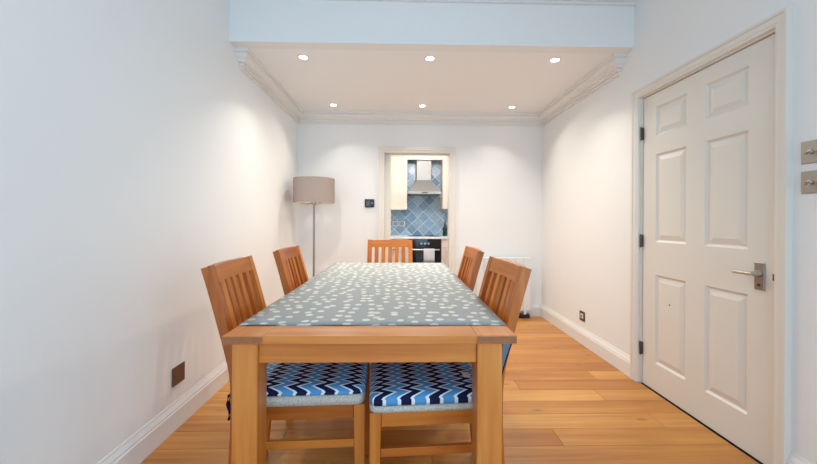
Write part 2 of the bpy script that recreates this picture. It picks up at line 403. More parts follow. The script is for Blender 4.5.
# cornices on the lower ceiling
CW, CH = 0.098, 0.125
CP = [(0, 0), (CW, 0), (CW, 0.026), (0.080, 0.026), (0.080, 0.040), (0.072, 0.056), (0.054, 0.068), (0.054, 0.086), (0.034, 0.086), (0.034, 0.106), (0.016, 0.106), (0.016, 0.125), (0, 0.125)]
CY = 2.53
def cornice(name, frames, label, mat=None):
    bm = bmesh.new(); extrude_profile(bm, CP, frames)
    return tag(link(name, bm_mesh(bm, name), mat or M['cornice']), label, 'cornice', kind='structure')
cornice('trim_1', [lambda p: (XL, CY + CW - p[0], ZC - p[1]), lambda p: (XL + p[0], CY + CW - p[0], ZC - p[1]), lambda p: (XL + p[0], YB - p[0], ZC - p[1])], 'stepped plaster cornice along the left wall')
cornice('trim_2', [lambda p: (XR, CY + CW - p[0], ZC - p[1]), lambda p: (XR - p[0], CY + CW - p[0], ZC - p[1]), lambda p: (XR - p[0], YB - p[0], ZC - p[1])], 'stepped plaster cornice along the right wall')
cornice('trim_3', [lambda p: (XL + p[0], YB - p[0], ZC - p[1]), lambda p: (XR - p[0], YB - p[0], ZC - p[1])], 'stepped plaster cornice along the back wall')
cornice('trim_4', [lambda p: (XL, YR - p[0], ZF - p[1]), lambda p: (XR, YR - p[0], ZF - p[1])], 'plaster cornice above the bulkhead', M['trim'])

# ------------------------------------------------------------------ six panel door in the right wall (local: u along +Y from D0, z up, face towards -X)
door = empty('door_1', (XR, D0, 0)); tag(door, 'cream six panel door with lever handle', 'door', kind='structure')
DW = D1 - D0
LX0, LX1 = 0.012, 0.052       # leaf, slightly recessed behind the wall plane
us = [0.004, 0.134, 0.372, 0.500, 0.744, DW - 0.004]
zs = [0.003, 0.185, 0.772, 0.990, 1.572, 1.692, 1.886, DH - 0.004]
bl = [(LX0, LX1, us[0], us[1], zs[0], zs[7]), (LX0, LX1, us[2], us[3], zs[0], zs[7]), (LX0, LX1, us[4], us[5], zs[0], zs[7])]
for (ua, ub) in ((us[1], us[2]), (us[3], us[4])):
    for (za, zb) in ((zs[0], zs[1]), (zs[2], zs[3]), (zs[4], zs[5]), (zs[6], zs[7])): bl.append((LX0, LX1, ua, ub, za, zb))
boxes('door_leaf', bl, M['door'], door)
def panel_mesh(u0, u1, z0, z1):
    bm = bmesh.new(); rings = []
    for ins, dep in ((0, 0), (0.010, 0.010), (0.016, 0.011), (0.046, 0.002), (0.05, 0.002)):
        rings.append([bm.verts.new((LX0 + dep, *p)) for p in ((u0 + ins, z0 + ins), (u1 - ins, z0 + ins), (u1 - ins, z1 - ins), (u0 + ins, z1 - ins))])
    for a, b in zip(rings, rings[1:]):
        for i in range(4): bm.faces.new((a[i], a[(i + 1) % 4], b[(i + 1) % 4], b[i]))
    bm.faces.new(rings[-1])
    back = [bm.verts.new((LX1 - 0.004, *p)) for p in ((u0, z0), (u1, z0), (u1, z1), (u0, z1))]
    for i in range(4): bm.faces.new((rings[0][(i + 1) % 4], rings[0][i], back[i], back[(i + 1) % 4]))
    bm.faces.new(list(reversed(back)))
    return bm_mesh(bm, 'door_panel')
for (ua, ub) in ((us[1], us[2]), (us[3], us[4])):
    for (za, zb) in ((zs[1], zs[2]), (zs[3], zs[4]), (zs[5], zs[6])):
        link('door_panel', panel_mesh(ua, ub, za, zb), M['door'], door)
# lining and architrave with a moulded profile
boxes('door_lining', [(0, 0.14, -FR, 0, 0, DH + FR), (0, 0.14, DW, DW + FR, 0, DH + FR), (0, 0.14, 0, DW, DH, DH + FR)], M['doorframe'], door)
AP = [(0.008, 0), (0.008, 0.012), (0.012, 0.018), (0.022, 0.020), (0.026, 0.024), (0.050, 0.024), (0.054, 0.030), (ARW, 0.030), (ARW, 0)]
bm = bmesh.new()
extrude_profile(bm, AP, [lambda p: (-p[1], -p[0], 0), lambda p: (-p[1], -p[0], DH + p[0]), lambda p: (-p[1], DW + p[0], DH + p[0]), lambda p: (-p[1], DW + p[0], 0)])
link('architrave', bm_mesh(bm, 'architrave'), M['doorframe'], door)
for z in (0.245, 0.990, 1.735):     # hinges on the far stile
    h = box('hinge', (-0.004, LX0 + 0.002, DW - 0.008, DW + 0.003, z - 0.042, z + 0.042), M['grey_metal'], door, 0.001)
    bm = bmesh.new(); bmesh.ops.create_cone(bm, cap_ends=True, segments=10, radius1=0.005, radius2=0.005, depth=0.092, matrix=Matrix.Translation((-0.006, DW - 0.004, z)))
    link('hinge_pin', bm_mesh(bm, 'hinge_pin'), M['grey_metal'], h)
hd = box('handle_plate', (LX0 - 0.007, LX0, 0.052, 0.098, 0.805, 0.933), M['nickel'], door, 0.002)
lathe('handle_rose', [(0.0, 0.0), (0.016, 0.0), (0.014, 0.022), (0.009, 0.03), (0.009, 0.052), (0.0, 0.052)], M['chrome'], hd, 20, (LX0 - 0.007, 0.076, 0.882), (0, -math.pi / 2, 0))
tube('lever', [(LX0 - 0.052, 0.066, 0.882), (LX0 - 0.054, 0.09, 0.882), (LX0 - 0.052, 0.12, 0.881), (LX0 - 0.048, 0.155, 0.880), (LX0 - 0.044, 0.164, 0.880)], 0.0078, M['chrome'], hd, 12)
lathe('keyhole', [(0, 0), (0.006, 0), (0.006, 0.002), (0, 0.002)], M['black'], hd, 12, (LX0 - 0.0075, 0.076, 0.828), (0, -math.pi / 2, 0))
box('latch_strike', (-0.016, -0.002, -0.0125, -0.0035, 0.862, 0.892), M['grey_metal'], door)
lathe('screw_hole', [(0, 0), (0.005, 0), (0.005, 0.002), (0, 0.002)], M['black'], door, 10, (LX0 + 0.001, 0.622, 0.60), (0, -math.pi / 2, 0))

# ------------------------------------------------------------------ doorway to the kitchen
d2 = empty('door_2', ((KX0 + KX1) / 2, YB, 0)); tag(d2, 'cream framed open doorway leading into the kitchen', 'doorway', kind='structure')
kw = (KX1 - KX0) / 2
bm = bmesh.new()
AP2 = [(0.0, 0), (0.0, 0.012), (0.008, 0.018), (0.028, 0.020), (0.032, 0.026), (0.056, 0.030), (0.060, 0.034), (0.070, 0.034), (0.070, 0)]
extrude_profile(bm, AP2, [lambda p: (-kw - p[0], -p[1], 0), lambda p: (-kw - p[0], -p[1], KZ + p[0]), lambda p: (kw + p[0], -p[1], KZ + p[0]), lambda p: (kw + p[0], -p[1], 0)])
link('architrave', bm_mesh(bm, 'architrave'), M['doorframe'], d2)
boxes('door_lining', [(-kw - 0.02, -kw, 0, 0.12, 0, KZ + 0.02), (kw, kw + 0.02, 0, 0.12, 0, KZ + 0.02), (-kw, kw, 0, 0.12, KZ, KZ + 0.02)], M['doorframe'], d2)
box('sliding_door_edge', (-kw, -kw + 0.072, 0.045, 0.085, 0.005, KZ - 0.004), M['doorframe'], d2, 0.002)
box('door_stop', (-kw + 0.073, kw, 0.05, 0.062, KZ - 0.012, KZ), M['doorframe'], d2)

# ------------------------------------------------------------------ kitchen shell
KXL, KXR = -1.3, 2.1
tag(box('floor_kitchen', (KXL, KXR, YB + 0.12, TILE_Y + 0.1, KF - 0.05, KF), M['kfloor']), 'pale kitchen floor beyond the doorway', 'floor', kind='structure')
tag(box('wall_kitchen_left', (KXL - 0.1, KXL, YB + 0.12, TILE_Y + 0.1, KF, 2.45), M['kitchen_wall']), 'kitchen side wall hidden left of the doorway', 'wall', kind='structure')
tag(box('wall_kitchen_right', (KXR, KXR + 0.1, YB + 0.12, TILE_Y + 0.1, KF, 2.45), M['kitchen_wall']), 'kitchen side wall hidden right of the doorway', 'wall', kind='structure')
tag(box('ceiling_kitchen', (KXL, KXR, YB + 0.12, TILE_Y + 0.1, 2.45, 2.55), M['ceil']), 'kitchen ceiling beyond the doorway', 'ceiling', kind='structure')
kb = box('wall_kitchen_back', (KXL, KXR, TILE_Y + 0.006, TILE_Y + 0.1, KF, 2.45), M['grout'])
tag(kb, 'kitchen wall covered in blue diamond-laid tiles', 'wall', kind='structure')
ts = 0.150; dg = ts / math.sqrt(2)
bm = bmesh.new(); h = dg - 0.0075
f = [bm.verts.new(p) for p in ((0, 0, -h), (h, 0, 0), (0, 0, h), (-h, 0, 0))]
bk = [bm.verts.new((v.co.x, 0.006, v.co.z)) for v in f]
bm.faces.new(f); bm.faces.new(list(reversed(bk)))
for i in range(4): bm.faces.new((f[i], bk[i], bk[(i + 1) % 4], f[(i + 1) % 4]))
bmesh.ops.bevel(bm, geom=[e for e in bm.edges if all(v.co.y < 0.001 for v in e.verts)], offset=0.003, segments=1, affect='EDGES')
tm = bm_mesh(bm, 'tile')
j = 0; zz = 0.86
while zz < 2.42:
    x = -0.55 + (dg if j % 2 else 0)
    while x < 1.25:
        if zz + dg < 2.44: link('tile', tm, M['tile'], kb, loc=(x, TILE_Y, zz))
        x += 2 * dg
    zz += dg; j += 1

# ================================================================== OBJECTS
# ------------------------------------------------------------------ dining table
TX0, TX1, TY0, TY1, TZ = -0.554, 0.368, 1.078, 2.955, 0.7617
tcx, tcy = (TX0 + TX1) / 2, (TY0 + TY1) / 2
tab = empty('dining_table', (tcx, tcy, 0)); tag(tab, 'long oak dining table with thick square legs', 'table')
hw, hl, th = (TX1 - TX0) / 2, (TY1 - TY0) / 2, 0.026
rw = 0.128
for s in (-1, 1):
    a, b = sorted((s * hw, s * (hw - rw)))
    o = box('side_rail', (a, b, -hl, hl, TZ - th, TZ), M['table_y'], tab, 0.0025)
    o.data.materials.append(M['endgrain'])
    for p in o.data.polygons:
        if abs(p.normal.y) > 0.9: p.material_index = 1
for s in (-1, 1):
    a, b = sorted((s * hl, s * (hl - 0.14)))
    box('end_rail', (-hw + rw + 0.0004, hw - rw - 0.0004, a, b, TZ - th, TZ), M['table_x'], tab, 0.0015)
box('top_panel', (-hw + rw + 0.0004, hw - rw - 0.0004, -hl + 0.1404, hl - 0.1404, TZ - th, TZ), M['table_y'], tab, 0.001)
LW = 0.080; lx0, lx1 = -0.530 - tcx, 0.325 - tcx; ly = hl - 0.016
AZ0, AZ1 = 0.667, TZ - th
for xa in (lx0, lx1 - LW):
    for ya in (-ly, ly - LW):
        box('leg', (xa, xa + LW, ya, ya + LW, 0, AZ1), M['table_z'], tab, 0.003)
for ya in (-ly + 0.012, ly - 0.034): box('apron', (lx0 + LW, lx1 - LW, ya, ya + 0.022, AZ0, AZ1), M['table_x'], tab, 0.0015)
for xa in (lx0 + 0.012, lx1 - 0.034): box('apron', (xa, xa + 0.022, -ly + LW, ly - LW, AZ0, AZ1), M['table_y'], tab, 0.0015)

# cloth lying on the table
CY0, CY1 = 1.184, 2.945
bm = bmesh.new(); nx, ny = 18, 34
rg = random.Random(3)
grid = []
for iy in range(ny + 1):
    rowv = []
    for ix in range(nx + 1):
        xx = (TX0 + 0.003) + (TX1 - TX0 - 0.006) * ix / nx - tcx
        yy = CY0 + (CY1 - CY0) * iy / ny - tcy
        e = 0.0035 if iy == 0 else 0.0
        zz = TZ + 0.0022 + 0.0008 * math.sin(ix * 1.3 + iy * 0.4) + (0.0022 * max(0, math.sin(ix * 1.1)) if iy == 0 else 0)
        rowv.append(bm.verts.new((xx, yy + 0.0015 * math.sin(ix * 0.9) * (iy == 0), zz)))
    grid.append(rowv)
for iy in range(ny):
    for ix in range(nx): bm.faces.new((grid[iy][ix], grid[iy][ix + 1], grid[iy + 1][ix + 1], grid[iy + 1][ix]))
ext = bmesh.ops.extrude_face_region(bm, geom=list(bm.faces))
for v in [g for g in ext['geom'] if isinstance(g, bmesh.types.BMVert)]: v.co.z -= 0.0012
cl = link('table_cloth', bm_mesh(bm, 'table_cloth', smooth=True), M['cloth'], loc=(tcx, tcy, 0))
tag(cl, 'grey cloth with scattered white dots lying on the dining table', 'tablecloth')

# ------------------------------------------------------------------ chairs (local: faces +X, base at z = 0)
HWD = 0.197; SF = 0.250
def catmull(pts, n=5):
    outp = []
    for i in range(len(pts) - 1):
        p0 = pts[max(i - 1, 0)]; p1 = pts[i]; p2 = pts[i + 1]; p3 = pts[min(i + 2, len(pts) - 1)]
        for k in range(n):
            t = k / n
            outp.append(tuple(0.5 * (2 * b + (c - a) * t + (2 * a - 5 * b + 4 * c - d) * t * t + (3 * b - a - 3 * c + d) * t ** 3) for a, b, c, d in zip(p0, p1, p2, p3)))
    outp.append(pts[-1]); return outp
PT = 0.034
POST = [(-0.252, 0.0), (-0.232, 0.20), (-0.222, 0.42), (-0.228, 0.55), (-0.249, 0.65), (-0.278, 0.76), (-0.305, 0.86), (-0.331, 0.948)]
POSTC = catmull(POST, 4)
def post_x(z):
    for (a, za), (b, zb) in zip(POSTC, POSTC[1:]):
        if za <= z <= zb: return a + (b - a) * (z - za) / (zb - za)
    return POSTC[-1][0]
def make_chair():
    t = empty('dining_chair')
    for s in (-1, 1):
        a, b = sorted((s * HWD, s * (HWD - 0.036)))
        bm = bmesh.new(); sweep_rect(bm, POSTC, PT, a, b); link('rear_post', bm_mesh(bm, 'rear_post'), M['chair_z'], t)
        bm = bmesh.new()   # front leg tapers slightly
        vs = add_box(bm, SF - 0.042, SF, a if s < 0 else b - 0.042, (a + 0.042) if s < 0 else b, 0, 0.432)
        for v in vs[:4]:
            if v.co.x < SF - 0.02: v.co.x += 0.008
        link('leg', bm_mesh(bm, 'leg', 0.002), M['chair_z'], t)
        a2, b2 = sorted((s * (HWD - 0.006), s * (HWD - 0.026)))
        box('seat_rail', (-0.205, SF - 0.0425, a2, b2, 0.378, 0.432), M['chair_x'], t, 0.0015)
        box('stretcher', (-0.212, SF - 0.040, s * (HWD - 0.016) - 0.009, s * (HWD - 0.016) + 0.009, 0.268, 0.298), M['chair_x'], t, 0.002)
    box('front_rail', (SF - 0.026, SF - 0.006, -HWD + 0.043, HWD - 0.043, 0.378, 0.432), M['chair_y'], t, 0.0015)
    box('rear_rail', (-0.232, -0.212, -HWD + 0.037, HWD - 0.037, 0.378, 0.432), M['chair_y'], t, 0.0015)
    box('seat', (-0.203, SF - 0.044, -HWD + 0.027, HWD - 0.027, 0.416, 0.4315), M['chair_x'], t, 0.002)
    # top rail and lower back rail, bowed backwards in plan
    def bowed(name, z0, z1, thick, bow):
        bm = bmesh.new(); rings = []; n = 10
        w = HWD - 0.0365
        for i in range(n + 1):
            u = -1 + 2 * i / n; off = -bow * (1 - u * u)
            ring = []
            for z, s in ((z0, -1), (z0, 1), (z1, 1), (z1, -1)):
                ring.append(bm.verts.new((post_x(z) + off + s * thick / 2 + 0.002, u * w, z)))
            rings.append(ring)
        for a, b in zip(rings, rings[1:]):
            for k in range(4): bm.faces.new((a[k], a[(k + 1) % 4], b[(k + 1) % 4], b[k]))
        bm.faces.new(rings[0]); bm.faces.new(list(reversed(rings[-1])))
        return link(name, bm_mesh(bm, name), M['chair_y'], t)
    bowed('top_rail', 0.887, 0.948, 0.026, 0.016)
    bowed('lower_back_rail', 0.54, 0.585, 0.026, 0.014)
    w = HWD - 0.0365
    gap = (2 * w - 5 * 0.033) / 6
    for i in range(5):
        yc = -w + gap * (i + 1) + 0.033 * i + 0.0165
        u = yc / w; off = -0.014 * (1 - u * u)
        path = [(post_x(z) + off + 0.002, z) for z in (0.584, 0.66, 0.74, 0.82, 0.888)]
        bm = bmesh.new(); sweep_rect(bm, path, 0.022, yc - 0.0165, yc + 0.0165)
        link('slat', bm_mesh(bm, 'slat'), M['chair_z'], t)
    return t
G = 'oak slat back dining chairs around the table'
spots = [(-0.391, 1.484, 2.5, 'slat back oak chair at the near left of the table'),
         (0.1275, 1.447, 183.6, 'slat back oak chair at the near right of the table'),
         (-0.374, 2.150, 0.0, 'slat back oak chair at the far left, nearest the floor lamp'),
         (0.129, 2.160, 180.0, 'slat back oak chair at the far right, in front of the radiator'),
         (-0.097, 2.745, -90.0, 'slat back oak chair at the far end, before the kitchen doorway')]
proto = make_chair(); chairs = []
for i, (x, y, a, lab) in enumerate(spots):
    c = proto if i == 0 else copy_tree(proto)
    c.location = (x, y, 0); c.rotation_euler = (0, 0, math.radians(a))
    tag(c, lab, 'chair', G); chairs.append(c)

# seat cushions tied on the two near chairs
def cushion(i, label, with_tag):
    x, y, a, _ = spots[i]
    t = empty('seat_cushion', (x, y, 0.4330), math.radians(a)); tag(t, label, 'cushion', 'chevron seat cushions')
    x0, x1, yy = -0.195, SF + (0.000 if i == 0 else 0.002), HWD + 0.001
    def pad(name, z0, z1, mat, dome, rad, ins=0.0, nx=14):
        bm = bmesh.new(); n = nx
        def P(u, v):
            X = x0 + ins + (x1 - x0 - 2 * ins) * u; Y = -yy + ins + (2 * yy - 2 * ins) * v
            # rounded plan corners
            cx, cy = (x0 + x1) / 2, 0; hx, hy = (x1 - x0) / 2 - ins, yy - ins
            px, py = X - cx, Y - cy; r = 0.035
            ex, ey = abs(px) - (hx - r), abs(py) - (hy - r)
            if ex > 0 and ey > 0:
                l = math.hypot(ex, ey); m_ = max(ex, ey)
                if l > 0: ex, ey = ex * m_ / l, ey * m_ / l
                px, py = math.copysign(hx - r + ex, px), math.copysign(hy - r + ey, py)
            return cx + px, cy + py
        top, bot = [], []
        for iv in range(n + 1):
            ra, rb = [], []
            for iu in range(n + 1):
                u = 0.5 - 0.5 * math.cos(math.pi * iu / n); v = 0.5 - 0.5 * math.cos(math.pi * iv / n)
                X, Y = P(u, v)
                e = min(u, 1 - u, v, 1 - v)
                q = min(1, e / 0.10); rise = math.sqrt(max(0, 1 - (1 - q) ** 2))
                puff = dome * (16 * u * (1 - u) * v * (1 - v)) ** 0.5
                ra.append(bm.verts.new((X, Y, z1 - rad * (1 - rise) + puff))); rb.append(bm.verts.new((X, Y, z0)))
            top.append(ra); bot.append(rb)
        for iv in range(n):
            for iu in range(n):
                bm.faces.new((top[iv][iu], top[iv][iu + 1], top[iv + 1][iu + 1], top[iv + 1][iu]))
                bm.faces.new((bot[iv][iu], bot[iv + 1][iu], bot[iv + 1][iu + 1], bot[iv][iu + 1]))
        for k in range(n):
            bm.faces.new((bot[0][k], bot[0][k + 1], top[0][k + 1], top[0][k])); bm.faces.new((top[n][k], top[n][k + 1], bot[n][k + 1], bot[n][k]))
            bm.faces.new((bot[k + 1][0], bot[k][0], top[k][0], top[k + 1][0])); bm.faces.new((top[k + 1][n], top[k][n], bot[k][n], bot[k + 1][n]))
        return link(name, bm_mesh(bm, name, smooth=True), mat, t)
    bh = 0.038 if i == 0 else 0.024
    o = pad('cushion_base', 0.0, bh, M['grey_fabric'], 0.0, 0.006); tag(o, 'plain grey fabric underside of the cushion')
    o = pad('cushion_cover', bh + 0.0005, 0.060, M['chevron'], 0.012, 0.016, 0.001); tag(o, 'navy, blue and white zigzag cover')
    # fabric strap wrapped against the near rear post and a ribbon tie hanging behind it
    s = -1 if i == 0 else 1
    zoff = -0.4330
    bm = bmesh.new()
    path = [(post_x(z) + (0.046 if i == 0 else 0.010) - 0.008 * (k / 5), z + zoff) for k, z in enumerate((0.50, 0.54, 0.58, 0.62, 0.66, 0.69))]
    rings = []
    for k, (px, pz) in enumerate(path):
        hw_ = 0.005 + 0.010 * k / 5
        rings.append([bm.verts.new((px + sx * hw_, s * (HWD + d), pz)) for sx, d in ((-1, 0.002), (1, 0.002), (1, 0.007), (-1, 0.007))])
    for a_, b_ in zip(rings, rings[1:]):
        for k in range(4): bm.faces.new((a_[k], a_[(k + 1) % 4], b_[(k + 1) % 4], b_[k]))
    bm.faces.new(rings[0]); bm.faces.new(list(reversed(rings[-1])))
    st = link('strap', bm_mesh(bm, 'strap'), M['blue_fabric'], t)
    tube('strap_edge', [(px - 0.005 - 0.010 * k / 5 - 0.003, s * (HWD + 0.0045), pz) for k, (px, pz) in enumerate(path)], 0.0035, M['navy'], st, 8)
    if i == 0:
     sweep = [(-0.244, 0.500), (-0.256, 0.478), (-0.262, 0.445), (-0.254, 0.415), (-0.258, 0.385)]
     tube('ribbon_tie', [(px + 0.012, s * (HWD - 0.012) , pz + zoff) for px, pz in sweep], 0.0045, M['navy'], t, 8)
     tube('ribbon_tie', [(px + 0.02 * (0.5 - pz) , s * (HWD - 0.022), pz + zoff - 0.008) for px, pz in sweep[1:]], 0.0045, M['navy'], t, 8)
    if with_tag:
        bm = bmesh.new()
        add_box(bm, -0.145, -0.118, 0.055, 0.095, 0.071, 0.0725)
        link('care_label', bm_mesh(bm, 'care_label'), M['white_plastic'], t)
cushion(0, 'zigzag navy and blue cushion on the near left chair', False)
cushion(1, 'zigzag navy and blue cushion with white tag on the near right chair', True)

# ------------------------------------------------------------------ floor lamp in the far left corner
LX, LY = -0.935, 3.72
lamp = empty('floor_lamp', (LX, LY, 0)); tag(lamp, 'tall chrome floor lamp with taupe drum shade in the far corner', 'lamp')
lathe('lamp_base', [(0, 0), (0.14, 0), (0.145, 0.006), (0.14, 0.018), (0.03, 0.024), (0.014, 0.04), (0, 0.04)], M['chrome'], lamp, 40)
lathe('pole', [(0.0, 0.03), (0.0105, 0.03), (0.0105, 1.40), (0.0, 1.40)], M['nickel'], lamp, 16)
lathe('hub', [(0, 1.285), (0.018, 1.285), (0.026, 1.298), (0.026, 1.314), (0.012, 1.330), (0, 1.330)], M['chrome'], lamp, 20)
SR, SZ0, SZ1 = 0.216, 1.308, 1.566
sh = lathe('lamp_shade', [(SR, SZ0), (SR, SZ1), (SR - 0.002, SZ1), (SR - 0.002, SZ0), (SR, SZ0)], M['shade'], lamp, 56)
lathe('shade_lining', [(SR - 0.0025, SZ0 + 0.002), (SR - 0.0025, SZ1 - 0.002), (SR - 0.0035, SZ1 - 0.002), (SR - 0.0035, SZ0 + 0.002), (SR - 0.0025, SZ0 + 0.002)], M['shade_in'], sh, 56)
for k in range(3):
    a = math.radians(75 + 120 * k); ca, sa = math.cos(a), math.sin(a)
    arm = tube('arm', [(0.02 * ca, 0.02 * sa, 1.306), (0.07 * ca, 0.07 * sa, 1.296), (0.115 * ca, 0.115 * sa, 1.302), (0.125 * ca, 0.125 * sa, 1.33)], 0.006, M['chrome'], lamp, 8)
    lathe('socket', [(0, 1.318), (0.016, 1.318), (0.019, 1.375), (0, 1.375)], M['chrome'], arm, 14, (0.125 * ca, 0.125 * sa, 0))
    lathe('bulb', [(0, 1.375), (0.014, 1.375), (0.028, 1.43), (0.026, 1.465), (0.012, 1.482), (0, 1.484)], M['bulb'], arm, 16, (0.125 * ca, 0.125 * sa, 0))
boxes('shade_spider', [(-SR + 0.004, SR - 0.004, -0.003, 0.003, 1.396, 1.402)], M['chrome'], lamp)

# ------------------------------------------------------------------ radiator on the back wall
rad = empty('radiator', (1.14, YB - 0.024, 0)); tag(rad, 'white upright panel radiator behind the right hand chairs', 'radiator')
RW = 0.73; nf = 8; pw = RW / nf
fm = None
for i in range(nf):
    if fm is None:
        bm = bmesh.new(); add_box(bm, -pw / 2 + 0.0012, pw / 2 - 0.0012, -0.085, -0.03, 0.085, 0.70); fm = bm_mesh(bm, 'fin', 0.005, 2)
    link('fin', fm, M['radiator'], rad, loc=(-RW / 2 + pw * (i + 0.5), 0, 0))
box('back_panel', (-RW / 2 + 0.004, RW / 2 - 0.004, -0.045, -0.028, 0.095, 0.69), M['radiator'], rad, 0.002)
for s_ in (-1, 1): box('bracket', (s_ * (RW / 2 - 0.115) - 0.015, s_ * (RW / 2 - 0.115) + 0.015, -0.028, 0.023, 0.2, 0.6), M['radiator'], rad)
box('plinth_or_shadow', (-RW / 2 + 0.01, RW / 2 - 0.01, -0.085, -0.022, 0.0, 0.045), M['black'], rad, 0.003)  # black strip stands in for the dark shadow under the radiator
for s_ in (-1, 1): box('foot', (s_ * (RW / 2 - 0.065) - 0.015, s_ * (RW / 2 - 0.065) + 0.015, -0.08, -0.046, 0.0455, 0.0845), M['radiator'], rad)

# ------------------------------------------------------------------ thermostat, sockets, switches
th_ = empty('thermostat', (-0.373, YB, 1.325)); tag(th_, 'small black wall thermostat left of the kitchen doorway', 'thermostat')
box('body', (-0.056, 0.056, -0.022, 0, -0.048, 0.048), M['black'], th_, 0.008, 3)
box('screen', (-0.040, 0.006, -0.0235, -0.0215, -0.03, 0.03), plain('grey lcd screen', srgb(70, 84, 92), 0.2), th_)
lathe('dial', [(0, 0), (0.012, 0), (0.011, 0.006), (0, 0.006)], plain('grey dial', srgb(120, 126, 130), 0.4), th_, 18, (0.030, -0.0215, 0), (math.pi / 2, 0, 0))

bp_ = empty('blank_plate', (XL, 1.910, 0.278)); tag(bp_, 'bronze blanking plate low on the left wall', 'wall plate')
box('plate', (0, 0.006, -0.052, 0.052, -0.050, 0.050), M['bronze'], bp_, 0.002, 2)
for s in (-1, 1): lathe('screw', [(0, 0), (0.004, 0), (0.004, 0.0015), (0, 0.0015)], M['grey_metal'], bp_, 10, (0.0058, s * 0.036, 0), (0, math.pi / 2, 0))

so = empty('wall_socket', (XR, 3.143, 0.252)); tag(so, 'small socket with dark steel surround low on the right wall', 'socket')
box('plate', (-0.006, 0, -0.044, 0.044, -0.044, 0.044), M['bronze'], so, 0.002, 2)
box('insert', (-0.008, -0.0055, -0.022, 0.022, -0.020, 0.022), M['white_plastic'], so, 0.001)
box('outlet', (-0.0088, -0.0078, -0.008, 0.008, -0.010, 0.012), M['black'], so)
for z, lab in ((1.411, 'upper of two steel light switch plates beside the panel door'), (1.288, 'lower of two steel light switch plates beside the panel door')):
    sw = empty('light_switch', (XR, 1.362, z)); tag(sw, lab, 'light switch', 'steel light switches beside the door')
    box('plate', (-0.006, 0, -0.045, 0.045, -0.046, 0.046), M['nickel'], sw, 0.002, 2)
    for yy in ((0.012, -0.022)):
        lathe('toggle_collar', [(0, 0), (0.011, 0), (0.010, 0.004), (0, 0.004)], M['chrome'], sw, 16, (-0.0058, yy, 0), (0, -math.pi / 2, 0))
        tube('toggle', [(-0.008, yy, 0), (-0.016, yy, -0.003), (-0.026, yy, -0.008)], 0.0045, M['chrome'], sw, 10)

# ------------------------------------------------------------------ downlights in the lower ceiling
names = {(-0.757, 2.665): 'front left', (0.215, 2.655): 'front middle', (1.185, 2.65): 'front right', (-0.74, 3.76): 'back left', (0.227, 3.755): 'back middle', (1.21, 3.76): 'back right'}
for (x, y), w in names.items():
    dl = empty('downlight', (x, y, ZC)); tag(dl, 'small recessed ceiling downlight, %s of the six' % w, 'downlight', 'ceiling downlights')
    lathe('trim_ring', [(0.030, -0.0005), (0.042, -0.0005), (0.040, -0.005), (0.031, -0.006), (0.030, -0.0005)], M['white_plastic'], dl, 28)
    lathe('lamp', [(0, -0.0008), (0.0298, -0.0008), (0.0298, -0.004), (0, -0.004)], M['lamp_glow'], dl, 24)
    sd = bpy.data.lights.new('downlight_beam', 'AREA'); sd.shape = 'DISK'; sd.size = 0.058; sd.energy = SPOT_POWER; sd.color = (1.0, 0.935, 0.81); sd.spread = math.radians(130)
    so_ = bpy.data.objects.new('downlight_beam', sd); COL.objects.link(so_); so_.parent = dl; so_.location = (0, 0, -0.010)
    so_.rotation_euler = (math.radians(-24 if y > 3 else 6), math.radians(0 if abs(x) < 0.5 else (-12 if x < 0 else 12)), 0)    # gimbal lamps turned towards the table

# ------------------------------------------------------------------ kitchen contents
def shaker_door(parent, x0, x1, z0, z1, yf, knob=None):
    d = box('cabinet_door', (x0 + 0.002, x1 - 0.002, yf - 0.006, yf, z0 + 0.002, z1 - 0.002), M['kitchen_wood'], parent, 0.001)
    st = 0.066
    boxes('door_frame', [(x0 + 0.002, x0 + st, yf - 0.032, yf - 0.006, z0 + 0.002, z1 - 0.002), (x1 - st, x1 - 0.002, yf - 0.032, yf - 0.006, z0 + 0.002, z1 - 0.002),
                         (x0 + st, x1 - st, yf - 0.032, yf - 0.006, z0 + 0.002, z0 + st), (x0 + st, x1 - st, yf - 0.032, yf - 0.006, z1 - st, z1 - 0.002)], M['kitchen_wood'], d)
    if knob:
        box('handle', (knob[0] - 0.05, knob[0] + 0.05, yf - 0.050, yf - 0.032, knob[1] - 0.006, knob[1] + 0.006), M['grey_metal'], d)
    return d
cabL = empty('wall_cabinet', (-0.155, TILE_Y, 1.312)); tag(cabL, 'pale wall cabinet left of the cooker hood', 'cabinet')
box('body', (-0.255, 0.255, -0.31, -0.002, 0, 0.99), M['kitchen_wood'], cabL)
shaker_door(cabL, -0.255, 0.255, 0, 0.99, -0.311)
cabR = empty('wall_cabinet', (0.97, TILE_Y, 1.330)); tag(cabR, 'pale wall cabinet right of the cooker hood', 'cabinet')
box('body', (-0.255, 0.255, -0.31, -0.002, 0, 0.972), M['kitchen_wood'], cabR)
shaker_door(cabR, -0.255, 0.255, 0, 0.972, -0.311)
br = empty('cabinet_bridge', (0.4075, TILE_Y, 2.185)); tag(br, 'pale panel bridging the two wall cabinets above the hood', 'panel')
box('board', (-0.306, 0.306, -0.31, -0.29, 0, 0.117), M['kitchen_wood'], br)
box('pelmet', (-0.306, 0.306, -0.29, -0.002, 0.100, 0.117), M['kitchen_wood'], br)

